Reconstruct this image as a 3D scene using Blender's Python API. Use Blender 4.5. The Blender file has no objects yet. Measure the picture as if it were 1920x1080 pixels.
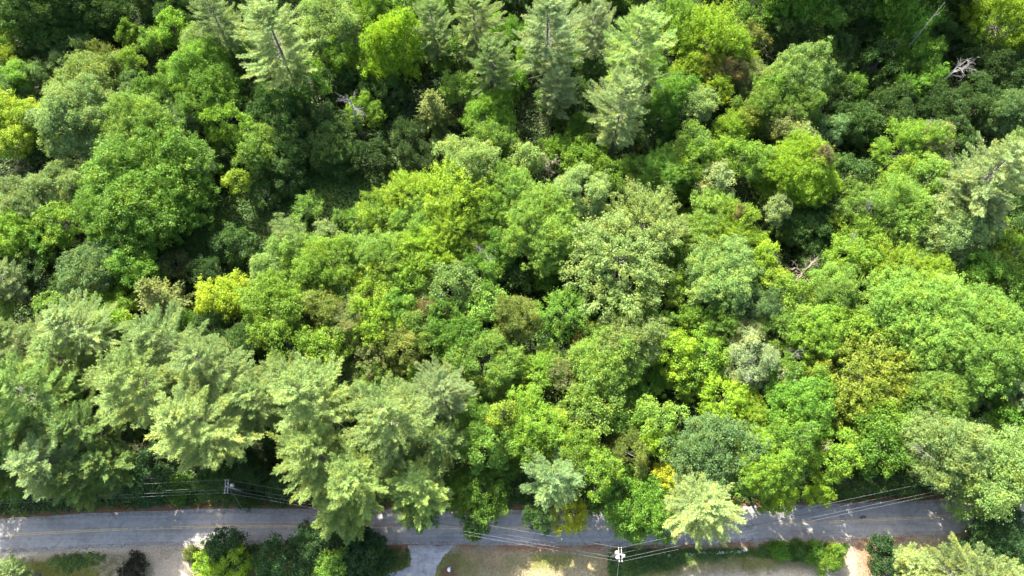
import bpy, math, random
import numpy as np
from mathutils import Vector

SC = bpy.context.scene
COL = SC.collection
rng = np.random.default_rng(7)
random.seed(7)

# ------------------------------------------------------------------ camera
H = 130.0
F = 1297.0                      # focal length in pixels of a 1920 wide frame
TH = math.atan((1060 - 540) / F)
CT, ST = math.cos(TH), math.sin(TH)

def at(px, py, z=0.0):
    """world point at height z seen at a pixel of the 1920x1080 photograph, and its depth"""
    u, v = (px - 960) / F, (540 - py) / F
    d = np.array([u, ST + v * CT, -CT + v * ST])
    t = (z - H) / d[2]
    return d[0] * t, d[1] * t, t

cam_data = bpy.data.cameras.new('camera')
cam = bpy.data.objects.new('camera', cam_data)
COL.objects.link(cam)
cam.location = (0, 0, H)
cam.rotation_euler = (TH, 0, 0)
cam_data.sensor_width = 36
cam_data.lens = 36 * F / 1920
cam_data.clip_end = 2000
SC.camera = cam

# ------------------------------------------------------------------ light
SUN_AZ, SUN_EL = math.radians(-24), math.radians(41)
sd = Vector((math.sin(SUN_AZ) * math.cos(SUN_EL), math.cos(SUN_AZ) * math.cos(SUN_EL), math.sin(SUN_EL)))
sl = bpy.data.lights.new('sun', 'SUN')
sl.energy = 5.0
sl.angle = math.radians(0.6)
sl.color = (1.0, 0.95, 0.86)
sun = bpy.data.objects.new('sun', sl)
COL.objects.link(sun)
sun.rotation_euler = (-sd).to_track_quat('-Z', 'Y').to_euler()
sun.location = sd * 200
w = bpy.data.worlds.new('World')
SC.world = w
w.use_nodes = True
nt = w.node_tree
nt.nodes.clear()
sky = nt.nodes.new('ShaderNodeTexSky')
sky.sky_type = 'NISHITA'
sky.sun_disc = False
sky.dust_density = 3.5
sky.ozone_density = .4
sky.sun_elevation = SUN_EL
sky.sun_rotation = SUN_AZ
bg = nt.nodes.new('ShaderNodeBackground')
bg.inputs[1].default_value = 0.142
wo = nt.nodes.new('ShaderNodeOutputWorld')
nt.links.new(sky.outputs[0], bg.inputs[0])
nt.links.new(bg.outputs[0], wo.inputs[0])
SC.view_settings.view_transform = 'Standard'
SC.view_settings.look = 'None'
SC.view_settings.exposure = 2.65
SC.view_settings.gamma = 1
SC.cycles.max_bounces = 6
SC.cycles.diffuse_bounces = 2
SC.cycles.transmission_bounces = 3
SC.cycles.glossy_bounces = 1
SC.cycles.caustics_reflective = False
SC.cycles.caustics_refractive = False

# ------------------------------------------------------------------ materials
def mat(name):
    m = bpy.data.materials.new(name)
    m.use_nodes = True
    n = m.node_tree
    n.nodes.clear()
    return m, n

def N(n, t, **k):
    x = n.nodes.new(t)
    for a, b in k.items():
        setattr(x, a, b)
    return x

def mixrgb(n, blend, fac, a, b):
    x = N(n, 'ShaderNodeMix', data_type='RGBA', blend_type=blend)
    for sock, v in ((x.inputs[0], fac), (x.inputs[6], a), (x.inputs[7], b)):
        if hasattr(v, 'is_output'):
            n.links.new(v, sock)
        else:
            sock.default_value = v
    return x.outputs[2]

def noise(n, scale, detail=4, rough=.6, coord=None, sc3=None):
    x = N(n, 'ShaderNodeTexNoise')
    x.inputs['Scale'].default_value = scale
    x.inputs['Detail'].default_value = detail
    x.inputs['Roughness'].default_value = rough
    if coord is not None:
        if sc3:
            mp = N(n, 'ShaderNodeMapping')
            mp.inputs['Scale'].default_value = sc3
            n.links.new(coord, mp.inputs[0])
            coord = mp.outputs[0]
        n.links.new(coord, x.inputs['Vector'])
    return x.outputs['Fac']

def ramp(n, fac, *stops):
    x = N(n, 'ShaderNodeValToRGB')
    el = x.color_ramp.elements
    while len(el) < len(stops):
        el.new(0.5)
    for e, (p, c) in zip(el, stops):
        e.position = p
        e.color = c if len(c) == 4 else (*c, 1)
    n.links.new(fac, x.inputs[0])
    return x.outputs[0]

def leaf_material(name, use_attr=False, trans=.40, rough=.5, spec=.16):
    """leaf: colour of the plant, varied from leaf to leaf and from clump to clump"""
    m, n = mat(name)
    if use_attr:
        a = N(n, 'ShaderNodeAttribute', attribute_name='tint')
        base = a.outputs['Color']
    else:
        base = N(n, 'ShaderNodeObjectInfo').outputs['Color']
    var = N(n, 'ShaderNodeAttribute', attribute_name='var')
    tone = ramp(n, var.outputs['Fac'], (0, (.68, .71, .66)), (.5, (1, 1, 1)), (1, (1.26, 1.19, 1.12)))
    tc = N(n, 'ShaderNodeTexCoord')
    patch = noise(n, .42, 2, .5, tc.outputs['Object'])
    pf = ramp(n, patch, (.48, (0, 0, 0)), (.66, (1, 1, 1)))
    warm = mixrgb(n, 'MULTIPLY', pf, base, (1.28, 1.08, .85, 1))
    c = mixrgb(n, 'MULTIPLY', 1.0, warm, tone)
    p = N(n, 'ShaderNodeBsdfPrincipled')
    n.links.new(c, p.inputs['Base Color'])
    p.inputs['Roughness'].default_value = rough
    p.inputs['Specular IOR Level'].default_value = spec
    t = N(n, 'ShaderNodeBsdfTranslucent')
    tc = mixrgb(n, 'MULTIPLY', 1.0, c, (1.1, 1.2, .55, 1))
    n.links.new(tc, t.inputs[0])
    mx = N(n, 'ShaderNodeMixShader')
    mx.inputs[0].default_value = trans
    n.links.new(p.outputs[0], mx.inputs[1])
    n.links.new(t.outputs[0], mx.inputs[2])
    o = N(n, 'ShaderNodeOutputMaterial')
    n.links.new(mx.outputs[0], o.inputs[0])
    return m

M_LEAF = leaf_material('leaf')
M_NEEDLE = leaf_material('needles', trans=.30, rough=.55, spec=.18)
M_UNDER = leaf_material('undergrowth_leaf', True, .25, spec=.15)

def simple(name, c1, c2, scale, rough=.8, detail=5, metallic=0, sc3=None, bump=0):
    m, n = mat(name)
    tc = N(n, 'ShaderNodeTexCoord')
    f = noise(n, scale, detail, .65, tc.outputs['Object'], sc3)
    c = ramp(n, f, (.3, c1), (.7, c2))
    p = N(n, 'ShaderNodeBsdfPrincipled')
    n.links.new(c, p.inputs['Base Color'])
    p.inputs['Roughness'].default_value = rough
    p.inputs['Metallic'].default_value = metallic
    if bump:
        b = N(n, 'ShaderNodeBump')
        b.inputs['Strength'].default_value = bump
        n.links.new(f, b.inputs['Height'])
        n.links.new(b.outputs[0], p.inputs['Normal'])
    o = N(n, 'ShaderNodeOutputMaterial')
    n.links.new(p.outputs[0], o.inputs[0])
    return m

M_BARK = simple('bark', (.05, .043, .035), (.13, .115, .10), 3, .9, sc3=(1, 1, .25))
M_DEAD = simple('dead_wood', (.10, .095, .085), (.185, .175, .16), 2.5, .85)
M_DEADB = simple('brown_dead_wood', (.13, .105, .075), (.25, .21, .16), 2.5, .9)
M_POLE = simple('weathered_pole', (.16, .13, .10), (.30, .26, .21), 4, .9, sc3=(1, 1, .2))
M_ARM = simple('crossarm_timber', (.17, .16, .145), (.27, .26, .235), 5, .85)
M_CAN = simple('painted_steel', (.22, .225, .23), (.32, .325, .33), 3, .4)
M_PORC = simple('porcelain', (.22, .22, .21), (.32, .32, .31), 6, .25)
M_WIRE = simple('aluminium_wire', (.09, .092, .092), (.14, .142, .142), 3, .45, metallic=0)
M_CABLE = simple('black_cable', (.02, .02, .022), (.04, .04, .045), 3, .6)
M_STONE = simple('field_stone', (.14, .135, .12), (.34, .33, .30), 1.7, .9, bump=.3)
M_WHITE = simple('white_paint', (.5, .5, .49), (.6, .6, .59), 5, .5)

# ------------------------------------------------------------------ mesh helpers
def mesh_from(name, V, Fc, material, var=None, tint=None, smooth=False):
    """V (n,3); Fc (m,k) faces of one size; var one value per face; tint one colour per face"""
    me = bpy.data.meshes.new(name)
    V = np.asarray(V, np.float32)
    Fc = np.asarray(Fc, np.int32)
    m_, k = Fc.shape
    me.vertices.add(len(V))
    me.vertices.foreach_set('co', V.ravel())
    me.loops.add(m_ * k)
    me.loops.foreach_set('vertex_index', Fc.ravel())
    me.polygons.add(m_)
    me.polygons.foreach_set('loop_start', np.arange(0, m_ * k, k, dtype=np.int32))
    me.update(calc_edges=True)
    if smooth:
        me.polygons.foreach_set('use_smooth', np.ones(m_, bool))
    if var is not None:
        a = me.attributes.new('var', 'FLOAT', 'FACE')
        a.data.foreach_set('value', np.asarray(var, np.float32))
    if tint is not None:
        a = me.attributes.new('tint', 'FLOAT_COLOR', 'FACE')
        t = np.ones((m_, 4), np.float32)
        t[:, :3] = tint
        a.data.foreach_set('color', t.ravel())
    me.materials.append(material)
    return me

def unit(a):
    return a / np.maximum(np.linalg.norm(a, axis=-1, keepdims=True), 1e-9)

def rnd_dirs(r, n):
    return unit(r.normal(size=(n, 3)))

def leaf_quads(P, Nn, D, L, W, lift=.18):
    """rhombic leaves, folded a little along the midrib"""
    D = unit(D - Nn * np.sum(D * Nn, -1, keepdims=True) * .6)
    S = unit(np.cross(Nn, D))
    Nn = np.cross(D, S)
    L = np.asarray(L)[:, None]
    W = np.asarray(W)[:, None]
    v = np.stack([P - D * L / 2, P + S * W / 2 + Nn * W * lift + D * L * .06,
                  P + D * L / 2, P - S * W / 2 + Nn * W * lift + D * L * .06], 1).reshape(-1, 3)
    f = np.arange(len(P) * 4).reshape(-1, 4)
    return v, f

class Tubes:
    def __init__(self):
        self.v, self.f, self.n = [], [], 0
    def add(self, pts, radii, k=5):
        pts = np.asarray(pts, float)
        n = len(pts)
        tang = unit(np.gradient(pts, axis=0))
        ref = np.where(np.abs(tang[:, 2:3]) > .9, np.array([[1., 0, 0]]), np.array([[0, 0, 1.]]))
        a = unit(np.cross(tang, ref))
        b = np.cross(tang, a)
        ang = np.arange(k) / k * 2 * np.pi
        ring = a[:, None] * np.cos(ang)[None, :, None] + b[:, None] * np.sin(ang)[None, :, None]
        v = pts[:, None] + ring * np.asarray(radii)[:, None, None]
        self.v.append(v.reshape(-1, 3))
        i, j = np.meshgrid(np.arange(n - 1), np.arange(k), indexing='ij')
        q = np.stack([i * k + j, i * k + (j + 1) % k, (i + 1) * k + (j + 1) % k, (i + 1) * k + j], -1).reshape(-1, 4)
        self.f.append(q + self.n)
        self.n += n * k
    def mesh(self, name, material):
        return mesh_from(name, np.concatenate(self.v), np.concatenate(self.f), material, smooth=True)

# ------------------------------------------------------------------ tree kinds
class Proto:
    pass

def fib_dirs(n, zmin, r):
    i = np.arange(n) + .5
    z = 1 - (1 - zmin) * i / n
    ph = i * 2.39996 + r.uniform(0, 6.28)
    s = np.sqrt(np.maximum(0, 1 - z * z))
    d = np.stack([s * np.cos(ph), s * np.sin(ph), z], 1)
    return unit(d + r.normal(size=d.shape) * .13)

def broadleaf(style, R, seed, hz):
    """crown round the origin; the trunk runs from z=-zp (ground) up into it"""
    r = np.random.default_rng(seed)
    nb = int(6 + R * 3.0)
    d = fib_dirs(nb, -.45, r)
    rb = R * r.uniform(.22, .40, nb)
    if R < 2.4:
        rb *= 1.15
    reach = (R - rb * .8) * r.uniform(.62, 1.20, nb)
    low = d[:, 2] < 0
    reach[low] *= .95
    az = np.arctan2(d[:, 1], d[:, 0])
    ph = r.uniform(0, 6.28, 4)
    flat = np.sqrt(1 - d[:, 2] ** 2)
    reach *= 1 + (.35 if R > 8 else 1) * flat * (.20 * np.sin(2 * az + ph[0]) + .13 * np.sin(3 * az + ph[1]) + .09 * np.sin(5 * az + ph[2]))
    C = d * reach[:, None] * np.array([1, 1, hz])
    C[:, 2] += (.06 if R > 8 else .18) * R * np.sin(az + ph[3]) * flat
    # clumps on every bough
    cl, cr, cout, cb = [], [], [], []
    grain = r.uniform(.70, 1.18)
    r0 = {'m': .60, 'f': .46, 'w': .56}[style] * grain
    for i in range(nb):
        nc = max(6, int((rb[i] / r0) ** 2 * {'m': 2.3, 'f': 2.6, 'w': 2.2}[style]))
        q = rnd_dirs(r, nc * 3)
        sc_ = q @ d[i] * .7 + q[:, 2] * .75 + r.normal(size=len(q)) * .35
        q = q[np.argsort(-sc_)[:nc]]
        push = r.uniform(.62, 1.2, (nc, 1)) + (r.uniform(size=(nc, 1)) < .14) * r.uniform(.15, .55, (nc, 1))
        cl.append(C[i] + q * rb[i] * push * np.array([1, 1, .85]))
        cr.append(r0 * r.uniform(.40, 1.5, nc))
        cout.append(unit(q * .8 + d[i] * .6 + np.array([0, 0, .35])))
        cb.append(np.full(nc, r.uniform(-.18, .18)))
    cl, cr, cout, cb = map(np.concatenate, (cl, cr, cout, cb))
    cv = cb + r.uniform(-.2, .2, len(cl))
    per = int({'m': 76, 'f': 62, 'w': 62}[style] * (.3 + .7 * grain))
    n = len(cl) * per
    idx = np.repeat(np.arange(len(cl)), per)
    q = rnd_dirs(r, n)
    dot = np.sum(q * cout[idx], 1)
    q[dot < 0] *= -1
    rad = cr[idx] * r.uniform(.45, 1.05, n) ** .5
    up = np.array([0, 0, 1.])
    if style == 'w':       # sprays drawn outwards
        q = unit(q + cout[idx] * .3)
        P = cl[idx] + q * rad[:, None] * .62 + cout[idx] * (r.uniform(-.6, 1.35, n) * cr[idx])[:, None]
    else:
        P = cl[idx] + q * rad[:, None] * np.array([1, 1, .72])
    P += r.normal(size=P.shape) * (.05 + .22 * (r.uniform(size=(n, 1)) < .28))
    Nn = unit(q * .8 + up * .4 + rnd_dirs(r, n) * .55)
    D = unit(cout[idx] * .7 + q * .4 + rnd_dirs(r, n) * .7 - up * .15)
    L = {'m': .215, 'f': .185, 'w': .27}[style] * (.35 + .65 * grain) * r.uniform(.7, 1.3, n)
    W = L * {'m': .78, 'f': .62, 'w': .36}[style]
    var = np.clip(.5 + cv[idx] + r.normal(size=n) * .17, 0, 1)
    # leaves deeper in the crown
    ni = n // 14
    j = r.integers(0, nb, ni)
    Pi = C[j] + rnd_dirs(r, ni) * (rb[j] * r.uniform(.1, .75, ni))[:, None]
    P = np.concatenate([P, Pi])
    Nn = np.concatenate([Nn, rnd_dirs(r, ni)])
    D = np.concatenate([D, rnd_dirs(r, ni)])
    L = np.concatenate([L, .38 * np.ones(ni)])
    W = np.concatenate([W, .28 * np.ones(ni)])
    var = np.concatenate([var, r.uniform(.2, .6, ni)])
    v, f = leaf_quads(P, Nn, D, L, W)
    p = Proto()
    p.crown = mesh_from('crown', v, f, M_LEAF, var)
    t = Tubes()
    zp = 2.2 * R
    p.zp = zp
    tr = .035 * R + .06
    lean = r.normal(size=2) * .12 * R
    zs = np.linspace(-zp, R * hz * .45, 7)
    k = (zs + zp) / zp
    pts = np.stack([lean[0] * (k - 1) * .5 + np.sin(k * 3) * .04 * R, lean[1] * (k - 1) * .5, zs], 1)
    t.add(pts, tr * (1.15 - .55 * k / k.max()) , 7)
    for i in range(nb):
        s = np.array([0, 0, max(-.45 * R * hz, C[i, 2] - .55 * reach[i])])
        mid = s * .45 + C[i] * .55 + np.array([0, 0, -.08 * R])
        e = C[i] + d[i] * rb[i] * .7
        u = np.linspace(0, 1, 5)[:, None]
        pt = s * (1 - u) ** 2 + mid * 2 * u * (1 - u) + e * u ** 2
        t.add(pt, np.linspace(tr * .42, .018, 5), 4)
    v = np.concatenate(t.v)
    v[:, 2] += zp                       # base of the trunk at z = 0
    t.v = [v]
    p.trunk = t.mesh('trunk', M_BARK)
    p.R = R
    return p

def conifer(style, R, seed):
    """pine ('p') or spruce ('s') standing on z = 0"""
    r = np.random.default_rng(seed)
    hp = R * (4.0 if style == 'p' else 2.9)
    z0 = hp * (.36 if style == 'p' else .12)
    t = Tubes()
    lean = r.normal(size=2) * .015 * hp
    zs = np.linspace(0, hp * .985, 9)
    k = zs / hp
    tx = lean[0] * k ** 2
    ty = lean[1] * k ** 2
    t.add(np.stack([tx, ty, zs], 1), (.022 * hp ** .9 + .05) * (1.02 - k) + .02, 7)
    P, Nn, D, L, W, V = [], [], [], [], [], []
    up = np.array([0, 0, 1.])
    gap = .54 if style == 'p' else .74
    gap *= (R / 5) ** .5
    lop = r.uniform(0, 6.28)
    z = z0
    while z < hp * .985:
        tt = (z - z0) / (hp - z0)
        nbr = r.integers(3, 6) if style == 'p' else r.integers(7, 10)
        a0 = r.uniform(0, 6.28)
        whorl = r.uniform(-.12, .12)
        for b in range(nbr):
            az = a0 + b * 6.283 / nbr + r.normal() * .22
            if style == 'p':
                prof = min(1, .65 + 1.6 * tt) if tt < .22 else (1 - ((tt - .22) / .80) ** 2.1)
                ln = R * prof * r.uniform(.62, 1.12) * (1 + .14 * math.cos(az - lop))
                slope = .05 + .75 * tt ** 2 + r.normal() * .13
                curl = .20
            else:
                ln = R * (1 - tt) ** .75 * r.uniform(.72, 1.12) + .15
                slope = -.10 + .7 * tt ** 2
                curl = .10
            if ln < .25:
                ln = .25
            if style == 'p' and r.uniform() < .06:
                continue
            o = np.array([np.interp(z, zs, tx), np.interp(z, zs, ty), z])
            hd = np.array([math.cos(az), math.sin(az), 0])
            side = np.array([-hd[1], hd[0], 0])
            bend = r.normal() * .12
            def on(s):
                s = np.asarray(s)[..., None]
                return o + hd * ln * s + side * ln * bend * s ** 2 + up * ln * (slope * s + curl * (s ** 2.4 - .3 * s))
            sb = np.linspace(0, .92, 5)
            t.add(on(sb), np.linspace(.010 * ln + .015, .012, 5), 3)
            cv = whorl + r.uniform(-.18, .18)
            step = .30 if style == 'p' else .26
            ntw = max(3, int(ln * .75 / step))
            ss = np.linspace(.24 if style == 'p' else .12, 1.0, ntw)
            for q, s in enumerate(ss):
                base = on(np.array(s))
                fw = unit(on(np.array(min(1, s + .05))) - on(np.array(s - .05)))
                sides = (-1, 1) if q < ntw - 1 else (0,)
                for sg in sides:
                    if style == 'p':
                        tl = (1.15 * (1 - s) ** .8 + .55) * r.uniform(.75, 1.2) * min(1, ln / 3 + .35)
                        tw = unit(fw * .90 + side * sg * .50 + up * .16 + r.normal(size=3) * .10)
                        nbl = max(10, int(tl * 52))
                    else:
                        tl = (.55 * (1 - s) + .24) * r.uniform(.8, 1.2) * min(1, ln / 2 + .3)
                        tw = unit(fw * .7 + side * sg * .7 - up * .06 + r.normal(size=3) * .10)
                        nbl = max(6, int(tl * 17))
                    u = r.uniform(0, 1, nbl) ** .8
                    P.append(base + tw * (u * tl)[:, None] + r.normal(size=(nbl, 3)) * (.09 if style == 'p' else .05))
                    g = rnd_dirs(r, nbl)
                    D.append(unit(tw + g * (.75 if style == 'p' else .55) + up * (.36 if style == 'p' else .02)))
                    Nn.append(unit(up * .8 + rnd_dirs(r, nbl) * .55))
                    L.append((.33 if style == 'p' else .34) * r.uniform(.7, 1.25, nbl))
                    W.append(np.full(nbl, .052 if style == 'p' else .11) * r.uniform(.7, 1.3, nbl))
                    V.append(np.clip(.42 + cv + .22 * u + r.normal(size=nbl) * .13 + (.0 if sg else .1), 0, 1))
        z += gap * r.uniform(.75, 1.25) * (1.0 if tt < .8 else .7)
    P, Nn, D, L, W, V = map(np.concatenate, (P, Nn, D, L, W, V))
    v, f = leaf_quads(P, Nn, D, L, W, .1)
    p = Proto()
    p.crown = mesh_from('crown', v, f, M_NEEDLE, V)
    if style == 'p':       # a few dead lower limbs, bare
        for b in range(12):
            zz = r.uniform(.5, 1.0) * z0
            az = r.uniform(0, 6.28)
            ln = R * r.uniform(.3, .75)
            e = np.array([math.cos(az), math.sin(az), r.uniform(-.15, .15)])
            o = np.array([0, 0, zz])
            t.add([o, o + e * ln * .5, o + e * ln + np.array([0, 0, .08 * ln])], [.05, .035, .012], 3)
    p.trunk = t.mesh('trunk', M_BARK)
    p.R, p.hp = R, hp
    return p

def dead_tree(seed, mode, material):
    """bare tree about 10 m tall on z = 0, its branches within about 3 m of its axis
    mode 0 fan of twigs, 1 long limb, 2 upright tips, 3 bare leaning pole"""
    r = np.random.default_rng(seed)
    tr, tw = Tubes(), Tubes()
    up = np.array([0, 0, 1.])
    def grow(o, d, ln, rad, lev, T):
        n = 5
        pts = [o]
        dd = d.copy()
        for i in range(n - 1):
            dd = unit(dd + r.normal(size=3) * .16)
            pts.append(pts[-1] + dd * ln / (n - 1))
        T.add(pts, np.linspace(rad, rad * .45, n), 5 if lev == 0 else 4 if lev == 1 else 3)
        if lev < 3:
            for b in range(r.integers(4, 7) if lev < 2 else r.integers(2, 5)):
                i = r.integers(1, n)
                q = unit(dd * .75 + rnd_dirs(r, 1)[0] * .85)
                grow(np.array(pts[i]), q, ln * r.uniform(.38, .62), rad * .5, lev + 1, T)
    top = 9.2 if mode != 3 else 10
    le = np.array([.0, 0]) if mode != 3 else np.array([1.6, .6])
    k = np.linspace(0, 1, 8)
    tr.add(np.stack([le[0] * k + np.sin(k * 4) * .08, le[1] * k, top * k], 1), .17 * (1.05 - k * .75), 7)
    if mode == 3:
        for b in range(7):
            kk = r.uniform(.45, .98)
            o = np.array([le[0] * kk, le[1] * kk, top * kk])
            az = r.uniform(0, 6.28)
            grow(o, unit(np.array([math.cos(az), math.sin(az), .3])), r.uniform(.5, 1.3), .035, 2, tw)
    elif mode == 1:
        for b in range(3):
            o = np.array([0, 0, top * r.uniform(.75, 1)])
            d = unit(np.array([1, .35, .12]) + r.normal(size=3) * .18)
            grow(o, d, 3.0 * r.uniform(.6, 1), .06, 0, tw)
    else:
        for b in range(9):
            o = np.array([0, 0, top * r.uniform(.72, 1)])
            az = b * .7 + r.normal() * .3
            d = unit(np.array([math.cos(az), math.sin(az), .35 if mode == 0 else 1.3]))
            grow(o, d, 2.1 * r.uniform(.6, 1.05), .042, 1, tw)
    p = Proto()
    p.trunk = tr.mesh('trunk', material)
    p.crown = tw.mesh('branches', material)
    p.R, p.hp = 3.0, 10.0
    return p

PROTOS = {}
def protos(key, make):
    if key not in PROTOS:
        PROTOS[key] = make()
    return PROTOS[key]

SIZES = {'m': [1.2, 2.0, 3.0, 4.3, 6.0, 8.6], 'f': [1.2, 2.0, 3.0, 4.3, 6.0], 'w': [2.0, 3.0, 4.3, 6.0]}
VARIANTS = {1.2: 2, 2.0: 3, 3.0: 4, 4.3: 4, 6.0: 3, 8.6: 1}
PSIZES = {'p': [3.2, 4.6, 6.2], 's': [2.3, 3.4]}

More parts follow.
